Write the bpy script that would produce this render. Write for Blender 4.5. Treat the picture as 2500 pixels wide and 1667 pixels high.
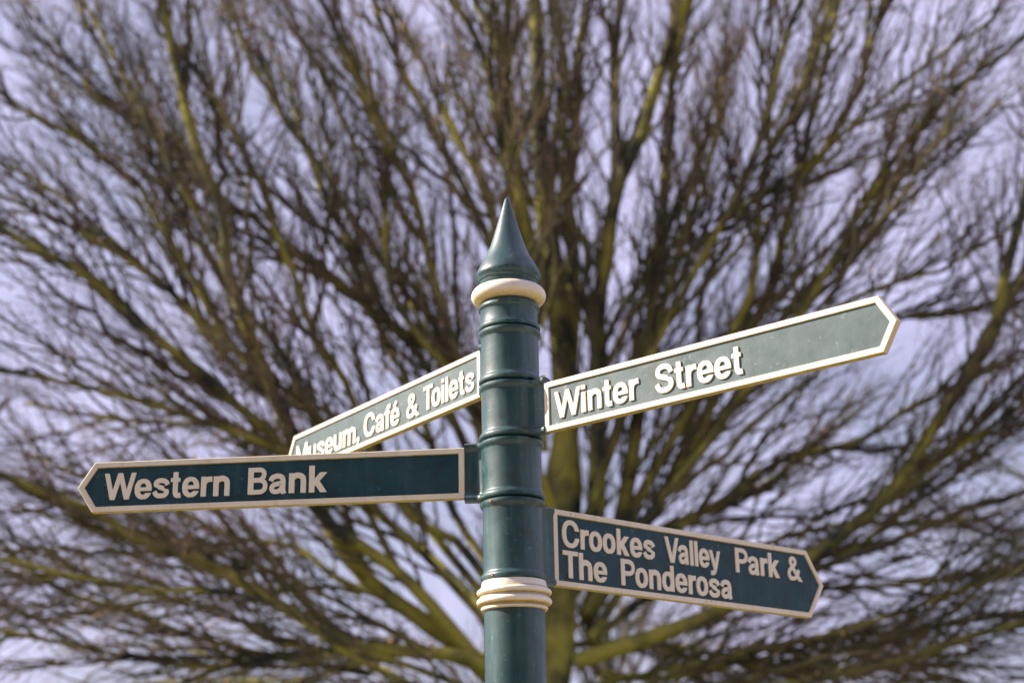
# fingerpost in front of a bare winter tree
import bpy, bmesh, math, random
import numpy as np
from mathutils import Matrix, Vector

for o in list(bpy.data.objects):
    bpy.data.objects.remove(o, do_unlink=True)
SC = bpy.context.scene
COL = SC.collection
random.seed(7)
RNG = np.random.default_rng(11)
R_ = math.radians

# ---------------------------------------------------------------- camera
CAM_Z = 1.6
CAM_D = 2.887
cd = bpy.data.cameras.new('camera')
cam = bpy.data.objects.new('camera', cd)
COL.objects.link(cam)
pitch, roll, yaw = R_(18.804), R_(-1.1), R_(0.099)
fw = Vector((math.sin(yaw) * math.cos(pitch), math.cos(yaw) * math.cos(pitch), math.sin(pitch)))
rt = Vector((math.cos(yaw), -math.sin(yaw), 0))
up = rt.cross(fw)
rt2 = rt * math.cos(roll) + up * math.sin(roll)
up2 = -rt * math.sin(roll) + up * math.cos(roll)
cam.matrix_world = Matrix(((rt2.x, up2.x, -fw.x, 0), (rt2.y, up2.y, -fw.y, -CAM_D),
                           (rt2.z, up2.z, -fw.z, CAM_Z), (0, 0, 0, 1)))
cd.sensor_width = 36
cd.lens = 53.8
cd.clip_start = 0.05
cd.clip_end = 2000
cd.dof.use_dof = True
cd.dof.focus_distance = 2.86
cd.dof.aperture_fstop = 3.3
cd.dof.aperture_blades = 0
SC.camera = cam

# ---------------------------------------------------------------- sky, sun, exposure
SUN_EL = R_(36)
SUN_BACK = R_(5.6)          # the sun stands to the left, a little behind the post
sun_dir = Vector((-math.cos(SUN_BACK) * math.cos(SUN_EL), math.sin(SUN_BACK) * math.cos(SUN_EL), math.sin(SUN_EL)))
world = bpy.data.worlds.new('World')
SC.world = world
world.use_nodes = True
wn = world.node_tree
wn.nodes.clear()
sky = wn.nodes.new('ShaderNodeTexSky')
sky.sky_type = 'NISHITA'
sky.sun_disc = False
sky.sun_elevation = SUN_EL
sky.sun_rotation = math.atan2(sun_dir.x, sun_dir.y)
sky.air_density = 1.0
sky.dust_density = 2.4
sky.ozone_density = 1.2
# thin high veil of cloud, uneven and pale lavender, spread over the whole sky
tc = wn.nodes.new('ShaderNodeTexCoord')
nz = wn.nodes.new('ShaderNodeTexNoise')
nz.inputs['Scale'].default_value = 5.5
nz.inputs['Detail'].default_value = 5
nz.inputs['Roughness'].default_value = 0.55
rmp = wn.nodes.new('ShaderNodeMapRange')
rmp.inputs['From Min'].default_value = 0.35
rmp.inputs['From Max'].default_value = 0.7
rmp.inputs['To Min'].default_value = 0.40
rmp.inputs['To Max'].default_value = 0.95
mix = wn.nodes.new('ShaderNodeMix')
mix.data_type = 'RGBA'
mix.inputs[7].default_value = (8.3, 7.8, 11.3, 1)
bg = wn.nodes.new('ShaderNodeBackground')
bg.inputs['Strength'].default_value = 0.055
wo = wn.nodes.new('ShaderNodeOutputWorld')
wn.links.new(tc.outputs['Generated'], nz.inputs['Vector'])
wn.links.new(nz.outputs['Fac'], rmp.inputs['Value'])
wn.links.new(rmp.outputs['Result'], mix.inputs[0])
wn.links.new(sky.outputs['Color'], mix.inputs[6])
wn.links.new(mix.outputs[2], bg.inputs['Color'])
wn.links.new(bg.outputs['Background'], wo.inputs['Surface'])

sd = bpy.data.lights.new('sun', 'SUN')
sd.energy = 5.0
sd.angle = R_(0.53)
sd.color = (1.0, 0.93, 0.82)
sun = bpy.data.objects.new('sun', sd)
COL.objects.link(sun)
sun.rotation_euler = sun_dir.to_track_quat('Z', 'Y').to_euler()
sun.location = sun_dir * 40

vs = SC.view_settings
vs.view_transform = 'Standard'
vs.look = 'None'
vs.gamma = 1.0
vs.use_curve_mapping = False
vs.exposure = 1.0
SC.render.engine = 'CYCLES'
SC.cycles.use_denoising = True
SC.cycles.max_bounces = 6
SC.cycles.use_adaptive_sampling = False

# ---------------------------------------------------------------- helpers
def link(o, parent=None):
    COL.objects.link(o)
    if parent is not None:
        o.parent = parent
    return o

def tag(o, label=None, cat=None, group=None, kind=None):
    for k, v in (('label', label), ('category', cat), ('group', group), ('kind', kind)):
        if v:
            o[k] = v
    return o

def mesh_obj(name, verts, faces, mats, parent=None, smooth=False, angle=None):
    me = bpy.data.meshes.new(name)
    me.from_pydata([tuple(v) for v in verts], [], faces)
    for m in (mats if isinstance(mats, (list, tuple)) else [mats]):
        me.materials.append(m)
    bm = bmesh.new()
    bm.from_mesh(me)
    bmesh.ops.recalc_face_normals(bm, faces=bm.faces)
    bm.to_mesh(me)
    bm.free()
    if smooth:
        me.polygons.foreach_set('use_smooth', [True] * len(me.polygons))
        if angle:
            me.set_sharp_from_angle(angle=angle)
    return link(bpy.data.objects.new(name, me), parent)

def lathe(name, prof, mat, parent=None, seg=96, angle=R_(40), cap=True):
    v, f = [], []
    for (r, z) in prof:
        for i in range(seg):
            a = 2 * math.pi * i / seg
            v.append((r * math.cos(a), r * math.sin(a), z))
    for k in range(len(prof) - 1):
        for i in range(seg):
            j = (i + 1) % seg
            f.append((k * seg + i, k * seg + j, (k + 1) * seg + j, (k + 1) * seg + i))
    if cap:
        f.append(tuple(range(seg)))
        f.append(tuple(range((len(prof) - 1) * seg, len(prof) * seg)))
    return mesh_obj(name, v, f, mat, parent, True, angle)

class NT:
    """small node-tree writer"""
    def __init__(s, name):
        s.m = bpy.data.materials.new(name)
        s.m.use_nodes = True
        s.t = s.m.node_tree
        s.b = s.t.nodes['Principled BSDF']
    def n(s, typ, **kw):
        nd = s.t.nodes.new('ShaderNode' + typ)
        for k, v in kw.items():
            if k.startswith('_'):
                setattr(nd, k[1:], v)
            else:
                nd.inputs[k].default_value = v
        return nd
    def l(s, a, b):
        s.t.links.new(a, b)
    def noise(s, scale, detail=4, rough=0.55, coord='Object', vec=None, stretch=None):
        c = s.n('TexCoord')
        src = c.outputs[coord]
        if stretch:
            mp = s.n('Mapping')
            mp.inputs['Scale'].default_value = stretch
            s.l(src, mp.inputs['Vector'])
            src = mp.outputs['Vector']
        nz = s.n('TexNoise', Scale=scale, Detail=detail, Roughness=rough)
        s.l(src, nz.inputs['Vector'])
        return nz.outputs['Fac']
    def ramp(s, fac, lo, hi, a=0.0, b=1.0):
        r = s.n('MapRange')
        r.inputs['From Min'].default_value = lo
        r.inputs['From Max'].default_value = hi
        r.inputs['To Min'].default_value = a
        r.inputs['To Max'].default_value = b
        s.l(fac, r.inputs['Value'])
        return r.outputs['Result']
    def mixc(s, fac, ca, cb):
        m = s.n('Mix', _data_type='RGBA')
        for sock, v in ((m.inputs[0], fac), (m.inputs[6], ca), (m.inputs[7], cb)):
            if hasattr(v, 'is_linked'):
                s.l(v, sock)
            else:
                sock.default_value = v if isinstance(v, float) else (*v, 1)
        return m.outputs[2]
    def mul(s, a, b):
        m = s.n('Math', _operation='MULTIPLY')
        for i, v in enumerate((a, b)):
            if hasattr(v, 'is_linked'):
                s.l(v, m.inputs[i])
            else:
                m.inputs[i].default_value = v
        return m.outputs[0]
    def bump(s, h, strength, dist):
        b = s.n('Bump', Strength=strength, Distance=dist)
        s.l(h, b.inputs['Height'])
        s.l(b.outputs['Normal'], s.b.inputs['Normal'])
    def facing(s, axis='Z'):
        g = s.n('NewGeometry')
        x = s.n('SeparateXYZ')
        s.l(g.outputs['Normal'], x.inputs[0])
        return x.outputs[axis]

def resample(pts, k):
    """smooth curve through control points, k points evenly along it"""
    P = np.asarray(pts, float)
    e = np.vstack([2 * P[0] - P[1], P, 2 * P[-1] - P[-2]])
    out = []
    for i in range(1, len(e) - 2):
        t = np.linspace(0, 1, 12, endpoint=False)[:, None]
        p0, p1, p2, p3 = e[i - 1], e[i], e[i + 1], e[i + 2]
        out.append(0.5 * ((2 * p1) + (p2 - p0) * t + (2 * p0 - 5 * p1 + 4 * p2 - p3) * t ** 2 + (3 * p1 - p0 - 3 * p2 + p3) * t ** 3))
    out.append(P[-1:])
    C = np.vstack(out)
    s = np.concatenate([[0], np.cumsum(np.linalg.norm(np.diff(C, axis=0), axis=1))])
    q = np.linspace(0, s[-1], k)
    return np.stack([np.interp(q, s, C[:, i]) for i in range(3)], 1), s[-1]

# ---------------------------------------------------------------- materials
def green_paint(name, base, chalk, chalk_amt, rough=0.34, streak=0.3, spec=0.7, coat=0.45):
    t = NT(name)
    big = t.noise(9, 5, 0.6)
    fine = t.noise(160, 4, 0.6)
    chips = t.noise(70, 6, 0.65)
    c = t.mixc(t.ramp(big, 0.3, 0.75, 0.0, chalk_amt), base, chalk)
    # rain streaks, blotches of grime and small chips down to primer
    run = t.noise(42, 4, 0.6, stretch=(1, 1, 0.10))
    c = t.mixc(t.ramp(run, 0.50, 0.72, 0.0, streak), c, tuple(min(1, x * 1.5 + 0.012) for x in chalk))
    grime = t.noise(24, 5, 0.65)
    c = t.mixc(t.ramp(grime, 0.52, 0.70, 0.0, 0.6), c, (0.020, 0.026, 0.018))
    c = t.mixc(t.mul(t.ramp(chips, 0.615, 0.69), min(1.0, chalk_amt)), c, tuple(min(1, x * 2.2) for x in chalk))
    rust = t.noise(46, 6, 0.7)
    c = t.mixc(t.ramp(rust, 0.695, 0.715, 0.0, 0.9), c, (0.17, 0.075, 0.035))
    t.l(c, t.b.inputs['Base Color'])
    t.l(t.ramp(t.noise(20, 5, 0.65), 0.3, 0.7, rough - 0.08, rough + 0.14), t.b.inputs['Roughness'])
    t.b.inputs['Specular IOR Level'].default_value = spec
    t.b.inputs['Coat Weight'].default_value = coat
    t.b.inputs['Coat Roughness'].default_value = 0.13
    h = t.noise(34, 3, 0.5)
    m = t.n('Math', _operation='ADD')
    t.l(h, m.inputs[0])
    t.l(t.mul(fine, 0.12), m.inputs[1])
    t.bump(m.outputs[0], 0.16, 0.003)
    return t.m

def cream_paint(name, base, dirt, algae=True, tone=((0.42, 0.28, 0.03), (0.20, 0.19, 0.018))):
    t = NT(name)
    big = t.noise(14, 5, 0.65)
    spots = t.noise(80, 5, 0.7)
    c = t.mixc(t.ramp(big, 0.42, 0.75, 0.0, 0.55), base, dirt)
    c = t.mixc(t.ramp(t.noise(40, 4, 0.65, stretch=(1, 1, 0.2)), 0.56, 0.75, 0.0, 0.35), c, (0.40, 0.30, 0.18))
    c = t.mixc(t.ramp(spots, 0.665, 0.70, 0.0, 0.85), c, (0.14, 0.10, 0.06))
    if algae:
        dn = t.ramp(t.facing('Z'), -0.3, -0.85, 0.0, 1.0)
        al = t.noise(26, 5, 0.7)
        alg = t.mixc(t.ramp(t.noise(60, 3, 0.6), 0.35, 0.65), *tone)
        c = t.mixc(t.mul(dn, t.ramp(al, 0.2, 0.5, 0.6, 1.0)), c, alg)
    t.l(c, t.b.inputs['Base Color'])
    t.b.inputs['Roughness'].default_value = 0.5
    t.bump(t.noise(55, 4, 0.6), 0.35, 0.003)
    return t.m

M = {}
M['green'] = green_paint('green_gloss_paint', (0.009, 0.043, 0.048), (0.06, 0.125, 0.12), 0.38, 0.43, 0.35, 0.55, 0.2)
M['panel_shaded'] = green_paint('green_shaded_panel_paint', (0.006, 0.037, 0.052), (0.028, 0.075, 0.088), 0.6, 0.50, 0.25, 0.3, 0.1)  # darker copy for the two shaded arms, their shade put into the colour
M['panel_sunlit_chalky'] = green_paint('green_sunlit_weathered_panel_paint', (0.028, 0.064, 0.067), (0.078, 0.105, 0.10), 0.8, 0.56, 0.2, 0.6, 0.1)  # lighter copy for the two sunlit arms: sunlight in the colour, plus chalky weathering
M['cream'] = cream_paint('cream_paint', (0.80, 0.71, 0.55), (0.62, 0.50, 0.33))
M['cream_collar'] = cream_paint('cream_collar_paint', (0.82, 0.75, 0.64), (0.68, 0.57, 0.42), True, ((0.66, 0.50, 0.22), (0.50, 0.38, 0.14)))
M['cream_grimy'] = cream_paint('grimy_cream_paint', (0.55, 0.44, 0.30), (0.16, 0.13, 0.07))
M['letter'] = cream_paint('cream_letter_paint', (0.81, 0.73, 0.58), (0.70, 0.59, 0.44), False)
t = NT('rusty_steel'); t.l(t.mixc(t.ramp(t.noise(300, 3), 0.4, 0.6), (0.28, 0.12, 0.05), (0.35, 0.30, 0.24)), t.b.inputs['Base Color']); t.b.inputs['Roughness'].default_value = 0.7
M['rust'] = t.m

def bark(name, a, b, moss, moss_amt):
    t = NT(name)
    c = t.mixc(t.ramp(t.noise(7, 5, 0.6), 0.35, 0.65), a, b)
    c = t.mixc(t.ramp(t.noise(1.8, 4, 0.6), 0.40, 0.59, 0.0, moss_amt), c, moss)
    t.l(c, t.b.inputs['Base Color'])
    t.b.inputs['Roughness'].default_value = 0.85
    t.b.inputs['Specular IOR Level'].default_value = 0.25
    t.bump(t.noise(22, 5, 0.65, stretch=(1, 1, 0.25)), 0.6, 0.03)
    return t.m
M['bark'] = bark('mossy_sunlit_bark', (0.020, 0.028, 0.023), (0.070, 0.068, 0.042), (0.36, 0.32, 0.06), 0.95)  # moss brightened and bark darkened to deepen the sunlit and shaded contrast
M['bark_far'] = bark('grey_bark', (0.05, 0.052, 0.045), (0.09, 0.085, 0.065), (0.10, 0.11, 0.05), 0.4)
def plain(name, a, b, scale, rough=0.8):
    t = NT(name)
    t.l(t.mixc(t.ramp(t.noise(scale, 4), 0.35, 0.65), a, b), t.b.inputs['Base Color'])
    t.b.inputs['Roughness'].default_value = rough
    t.b.inputs['Specular IOR Level'].default_value = 0.3
    return t.m
M['twig'] = plain('brown_twig_bark', (0.034, 0.037, 0.027), (0.24, 0.155, 0.095), 0.7)
M['leaf'] = plain('dry_brown_leaf', (0.30, 0.17, 0.09), (0.42, 0.27, 0.15), 3.0)
M['evergreen'] = plain('dark_evergreen_leaf', (0.018, 0.035, 0.014), (0.045, 0.07, 0.025), 2.0)
M['branch'] = bark('branch_bark', (0.020, 0.026, 0.022), (0.095, 0.07, 0.042), (0.26, 0.22, 0.07), 0.4)
M['paving'] = plain('pale_stone_paving', (0.25, 0.215, 0.165), (0.36, 0.31, 0.245), 2.0, 0.85)
M['grass'] = plain('winter_grass', (0.06, 0.085, 0.025), (0.14, 0.14, 0.05), 1.2, 0.9)

# ---------------------------------------------------------------- ground
g = mesh_obj('ground', [(-400, -400, -0.02), (400, -400, -0.02), (400, 400, -0.02), (-400, 400, -0.02)], [(0, 1, 2, 3)], M['grass'])
tag(g, 'winter grass lawn stretching away under the trees', 'ground', kind='structure')
g = mesh_obj('pavement', [(-30, -9, -0.02), (30, -9, -0.02), (30, 4, -0.02), (-30, 4, -0.02), (-30, -9, 0), (30, -9, 0), (30, 4, 0), (-30, 4, 0)],
             [(4, 5, 6, 7), (0, 1, 5, 4), (1, 2, 6, 5), (2, 3, 7, 6), (3, 0, 4, 7)], M['paving'])
tag(g, 'pale stone pavement that the signpost stands on', 'pavement', kind='structure')

# ---------------------------------------------------------------- fingerpost
Z0 = CAM_Z
PR = 0.0575
post = link(bpy.data.objects.new('fingerpost', None))
post.empty_display_size = 0.2
tag(post, 'dark green cast iron fingerpost with four cream bordered direction arms and spiked finial', 'signpost')

lathe('pole', [(0.105, 0.0), (0.105, 0.05), (0.098, 0.062), (0.09, 0.066), (0.09, 0.62), (0.094, 0.63), (0.094, 0.65), (0.086, 0.665),
               (0.066, 0.70), (0.062, 0.71), (0.0655, 0.722), (0.062, 0.734), (PR, 0.745), (PR, 1.2), (PR, Z0 + 0.4475),
               (PR - 0.006, Z0 + 0.4476), (PR - 0.006, Z0 + 1.09)], M['green'], post)

def arc(cr, cz, r, a0, a1, n, sz=1.0):
    return [(cr + r * math.cos(R_(a0 + (a1 - a0) * i / n)), cz + sz * r * math.sin(R_(a0 + (a1 - a0) * i / n))) for i in range(n + 1)]

b = Z0
lathe('lower_collar', [(0.052, b + .4475), (0.0600, b + .4475), (0.0628, b + .4490), (0.0635, b + .4520), (0.0622, b + .4552), (0.0632, b + .4560)]
      + arc(0.0628, b + .4640, 0.0085, -70, 70, 8, 0.85)
      + [(0.0648, b + .4735), (0.0648, b + .4750)]
      + arc(0.0630, b + .4815, 0.0080, -62, 62, 8, 0.8)
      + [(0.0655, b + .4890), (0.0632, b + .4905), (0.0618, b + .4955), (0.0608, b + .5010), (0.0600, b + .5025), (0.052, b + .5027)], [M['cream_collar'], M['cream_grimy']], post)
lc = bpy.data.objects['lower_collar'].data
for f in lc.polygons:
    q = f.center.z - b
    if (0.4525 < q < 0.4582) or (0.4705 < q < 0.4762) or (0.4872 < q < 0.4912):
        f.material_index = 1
lathe('upper_collar', [(0.052, b + 1.0605), (0.0570, b + 1.0605)] + arc(0.0570, b + 1.0775, 0.0180, -88, 88, 16, 0.93) + [(0.052, b + 1.0945)], M['cream_collar'], post)
lathe('spacer_sleeve', [(0.052, b + 1.0025), (0.0590, b + 1.0025), (0.0615, b + 1.004), (0.0622, b + 1.008), (0.0612, b + 1.0118), (0.0582, b + 1.014),
                        (0.0575, b + 1.016), (0.0575, b + 1.043), (0.0580, b + 1.0445), (0.0612, b + 1.0465), (0.0620, b + 1.050), (0.0605, b + 1.0535),
                        (0.0582, b + 1.0555), (0.0570, b + 1.060), (0.052, b + 1.0602)], M['green'], post)
lathe('finial', [(0.050, b + 1.0948), (0.0560, b + 1.0948), (0.0575, b + 1.097), (0.0575, b + 1.105), (0.0590, b + 1.109), (0.0608, b + 1.1095),
                 (0.0612, b + 1.113), (0.0640, b + 1.1165), (0.0652, b + 1.1200), (0.0648, b + 1.1240), (0.0625, b + 1.1310), (0.0560, b + 1.1440),
                 (0.0500, b + 1.1545), (0.0435, b + 1.1670), (0.0355, b + 1.1870), (0.0278, b + 1.2120), (0.0205, b + 1.2370),
                 (0.0140, b + 1.2590), (0.0085, b + 1.2780), (0.0058, b + 1.2875), (0.0046, b + 1.2915), (0.0028, b + 1.2940), (0.0008, b + 1.2947)],
      M['green'], post, angle=R_(60))

def plan_outline(o, r0, hn=0.0070, rf=0.017, na=56, nf=7):
    """circle blended by fillets into a neck that runs out along +x to r0"""
    Rr, h, f = PR + o, hn + o, rf - o
    cx, cy = math.sqrt((Rr + f) ** 2 - (h + f) ** 2), h + f
    a0 = math.atan2(cy, cx)
    pts = [(r0, -h), (r0, h)]
    for i in range(nf + 1):
        a = -math.pi / 2 + (a0 - math.pi + math.pi / 2) * (i / nf) if False else (3 * math.pi / 2) + ((math.pi + a0) - 3 * math.pi / 2) * (i / nf)
        pts.append((cx + f * math.cos(a), cy + f * math.sin(a)))
    for i in range(1, na):
        a = a0 + (2 * math.pi - 2 * a0) * i / na
        pts.append((Rr * math.cos(a), Rr * math.sin(a)))
    for i in range(nf, -1, -1):
        a = (3 * math.pi / 2) + ((math.pi + a0) - 3 * math.pi / 2) * (i / nf)
        pts.append((cx + f * math.cos(a), -(cy + f * math.sin(a))))
    return pts

def sleeve(parent, z0, z1, r0):
    e = 0.0052
    prof = [(z0, -0.001), (z0 + .0008, .0018), (z0 + .003, e - .0004), (z0 + .0065, e), (z0 + .010, e - .0006), (z0 + .013, .0022), (z0 + .0148, .0005), (z0 + .018, 0)]
    prof += [(z0 + (z1 - z0) * q, 0) for q in (0.35, 0.65)]
    prof += [(z1 - (z - z0), o) for z, o in reversed(prof[:8])]
    rings = [[(x, y, z) for x, y in plan_outline(o, r0)] for z, o in prof]
    n = len(rings[0])
    v = [p for r in rings for p in r]
    f = []
    for k in range(len(rings) - 1):
        for i in range(n):
            j = (i + 1) % n
            f.append((k * n + i, k * n + j, (k + 1) * n + j, (k + 1) * n + i))
    f += [tuple(range(n)), tuple(range((len(rings) - 1) * n, len(rings) * n))]
    return mesh_obj('sleeve', v, f, M['green'], parent, True, R_(38))

def inset(poly, d):
    """move each edge of a counter-clockwise convex polygon inwards by d"""
    n, out, L = len(poly), [], []
    for i in range(n):
        (x0, y0), (x1, y1) = poly[i], poly[(i + 1) % n]
        l = math.hypot(x1 - x0, y1 - y0)
        L.append((-(y1 - y0) / l, (x1 - x0) / l, -(y1 - y0) / l * (x0) + (x1 - x0) / l * y0 + d))
    for i in range(n):
        a1, b1, c1 = L[i - 1]
        a2, b2, c2 = L[i]
        det = a1 * b2 - a2 * b1
        out.append(((c1 * b2 - c2 * b1) / det, (a1 * c2 - a2 * c1) / det))
    return out

def loops_mesh(name, rings, mats, parent, closed=True, caps=False, smooth=False):
    n = len(rings[0])
    v = [p for r in rings for p in r]
    f = []
    K = len(rings)
    for k in range(K if closed else K - 1):
        k2 = (k + 1) % K
        for i in range(n):
            j = (i + 1) % n
            f.append((k * n + i, k * n + j, k2 * n + j, k2 * n + i))
    if caps:
        f += [tuple(range(n)), tuple(range((K - 1) * n, K * n))]
    return mesh_obj(name, v, f, mats, parent, smooth, R_(35))

TH, RELIEF, BW = 0.016, 0.003, 0.0112
# ---- lettering: a plain bold grotesque drawn as strokes, cap height 1, united in a distance field and traced
GN = 0.0085
GX, GY = np.meshgrid(np.arange(-.12, 1.45, GN), np.arange(-.34, 1.16, GN))
XH, SW = 0.735, 0.198

def g_box(x0, y0, x1, y1):
    return np.maximum(np.maximum(x0 - GX, GX - x1), np.maximum(y0 - GY, GY - y1))

def g_path(pts, w, smooth=True):
    P = np.asarray(pts, float)
    if smooth and len(P) > 2:
        P = resample([(x, y, 0) for x, y in P], 44)[0][:, :2]
    d = np.full(GX.shape, 9.0)
    n = len(P) - 1
    for i in range(n):
        a, e = P[i], P[i + 1] - P[i]
        L = math.hypot(*e)
        ux, uy = e / L
        t = (GX - a[0]) * ux + (GY - a[1]) * uy
        q = np.abs(-(GX - a[0]) * uy + (GY - a[1]) * ux)
        di = np.hypot(q, np.maximum(np.maximum(-t, t - L), 0)) - w / 2
        if i == 0:
            di = np.where(t < 0, np.maximum(q - w / 2, -t), di)
        if i == n - 1:
            di = np.where(t > L, np.maximum(q - w / 2, t - L), di)
        d = np.minimum(d, di)
    for e, o in ((P[0], P[1]), (P[-1], P[-2])):       # square ends
        u = (e - o) / np.hypot(*(e - o))
        t = (GX - e[0]) * u[0] + (GY - e[1]) * u[1]
        near = (t > 0) & (np.hypot(GX - e[0], GY - e[1]) < w * 1.1)
        d = np.where(near, np.maximum(d, t), d)
    return d

def g_ring(cx, cy, rx, ry, wx, wy, ex=2.25):
    def el(a, b_):
        return ((np.abs((GX - cx) / a) ** ex + np.abs((GY - cy) / b_) ** ex) ** (1 / ex) - 1) * min(a, b_)
    return np.maximum(el(rx, ry), -el(rx - wx, ry - wy))

def g_or(*d):
    r = d[0]
    for x in d[1:]:
        r = np.minimum(r, x)
    return r

def g_clip(d, y0, y1):
    return np.maximum(d, np.maximum(y0 - GY, GY - y1))

def g_arch(x0, x1, inv=False):
    p = [(x0, .40), (x0 + .03, .55), ((x0 + x1) / 2 - .02, .66), (x1 - .06, .61), (x1, .47), (x1, 0)]
    if inv:
        p = [(x1 + x0 - x, XH - y) for x, y in p]
    return g_path(p, SW * .97)

def g_def(ch):
    w = SW
    stem = g_box(0, 0, w, XH)
    o = g_ring(.335, .367, .335, .382, w, .155)
    if ch == 'o': return o
    if ch in 'eé':
        e = np.maximum(o, -g_box(.36, .205, .9, .30))
        e = g_or(e, np.maximum(g_box(.08, .30, .66, .425), ((np.abs((GX - .335) / .335) ** 2.25 + np.abs((GY - .367) / .382) ** 2.25) ** (1 / 2.25) - 1) * .33))
        return g_or(e, g_path([(.27, .80), (.44, 1.0)], .15)) if ch == 'é' else e
    if ch == 'i': return g_or(stem, g_box(0, .85, w, 1.0))
    if ch == 'l': return g_box(0, 0, w, 1)
    if ch == 'T': return g_or(g_box(0, .845, .74, 1), g_box(.37 - w / 2, 0, .37 + w / 2, 1))
    if ch == 't': return g_or(g_box(0, .605, .37, XH), g_clip(g_path([(.19, .98), (.19, .6), (.19, .25), (.215, .12), (.30, .07), (.40, .08)], w * .95), -.012, .96))
    if ch == 'f': return g_or(g_box(0, .605, .38, XH), g_path([(.42, .925), (.33, .925), (.215, .87), (.19, .74), (.19, .4), (.19, 0)], w * .93))
    if ch == 'r': return g_or(stem, g_clip(g_path([(.10, .36), (.14, .52), (.25, .63), (.43, .645)], w * .93), 0, XH + .01))
    if ch == 'n': return g_or(stem, g_arch(.09, .54))
    if ch == 'h': return g_or(g_box(0, 0, w, 1), g_arch(.09, .54))
    if ch == 'u': return g_or(g_box(.447, 0, .632, XH), g_arch(.09, .54, True))
    if ch == 'm': return g_or(stem, g_arch(.09, .51), g_arch(.51, .93))
    if ch == 'a': return g_or(g_path([(.055, .49), (.12, .61), (.30, .665), (.46, .62), (.515, .49), (.515, .30), (.515, .16), (.55, 0)], .175),
                              g_path([(.50, .40), (.36, .375), (.17, .33), (.09, .21), (.14, .10), (.26, .072), (.40, .12), (.50, .25)], .16))
    if ch == 's': return g_path([(.57, .50), (.50, .61), (.32, .66), (.15, .62), (.10, .53), (.16, .445), (.32, .385), (.48, .32), (.545, .21), (.47, .105), (.31, .072), (.14, .11), (.055, .235)], .166)
    if ch == 'S': return g_path([(.70, .68), (.62, .85), (.41, .925), (.20, .875), (.125, .74), (.19, .61), (.40, .525), (.62, .43), (.70, .28), (.61, .13), (.40, .072), (.18, .13), (.075, .32)], .182)
    if ch == 'k': return g_or(g_box(0, 0, w, 1), g_clip(g_path([(.06, .20), (.60, .80)], .19, False), .15, XH), g_clip(g_path([(.24, .46), (.62, -.12)], .20, False), 0, .5))
    if ch == 'd': return g_or(o, g_box(.485, 0, .67, 1))
    if ch == 'y': return g_clip(g_or(g_path([(.045, .85), (.345, -.02)], .18, False), g_path([(.66, .85), (.50, .39), (.36, 0), (.28, -.13), (.18, -.175), (.05, -.17)], .17)), -.3, XH)
    if ch == 'V': return g_clip(g_or(g_path([(.06, 1.1), (.44, -.08)], .19, False), g_path([(.80, 1.1), (.42, -.08)], .19, False)), 0, 1)
    if ch == 'W':
        xs = [.085, .345, .63, .915, 1.175]
        return g_clip(g_or(*[g_path([(xs[i], 1.0 if i % 2 == 0 else 0), (xs[i + 1], 0 if i % 2 == 0 else 1.0)], .172, False) for i in range(4)],
                           g_path([(.085 - .03, 1.115), (.345, 0)], .172, False), g_path([(1.175 + .03, 1.115), (.915, 0)], .172, False),
                           g_box(.27, 0, .42, .06), g_box(.84, 0, .99, .06), g_box(.555, .94, .705, 1)), 0, 1)
    if ch == 'M': return g_clip(g_or(g_box(0, 0, w, 1), g_box(.79, 0, .79 + w, 1), g_path([(.07, 1.05), (.49, .02)], .18, False), g_path([(.905, 1.05), (.485, .02)], .18, False)), 0, 1)
    if ch == 'B': return g_or(g_box(0, 0, w, 1), g_path([(.1, .922), (.32, .922), (.47, .915), (.58, .85), (.60, .74), (.56, .62), (.44, .54), (.1, .525)], .156),
                              g_path([(.1, .525), (.34, .525), (.50, .51), (.62, .43), (.65, .29), (.61, .16), (.49, .085), (.33, .078), (.1, .078)], .156))
    if ch == 'P': return g_or(g_box(0, 0, w, 1), g_path([(.1, .92), (.34, .92), (.50, .91), (.62, .83), (.66, .69), (.61, .55), (.48, .475), (.33, .465), (.1, .465)], .16))
    if ch == 'C': return np.maximum(g_ring(.44, .5, .44, .517, .20, .162), -np.maximum(g_box(.44, .355, 1.2, .64), -(GX - .30 - np.abs(GY - .5) * 1.2)))
    if ch == '&': return g_clip(g_path([(.88, -.06), (.66, .17), (.42, .46), (.25, .68), (.215, .80), (.27, .90), (.39, .93), (.51, .88), (.535, .77), (.46, .65), (.26, .51), (.12, .38), (.085, .24), (.15, .11), (.31, .068), (.50, .12), (.65, .27), (.73, .46)], .16), -.015, 1.02)
    if ch == ',': return g_or(g_box(0, 0, w, .175), g_path([(.135, .08), (.05, -.14)], .10))

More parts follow.
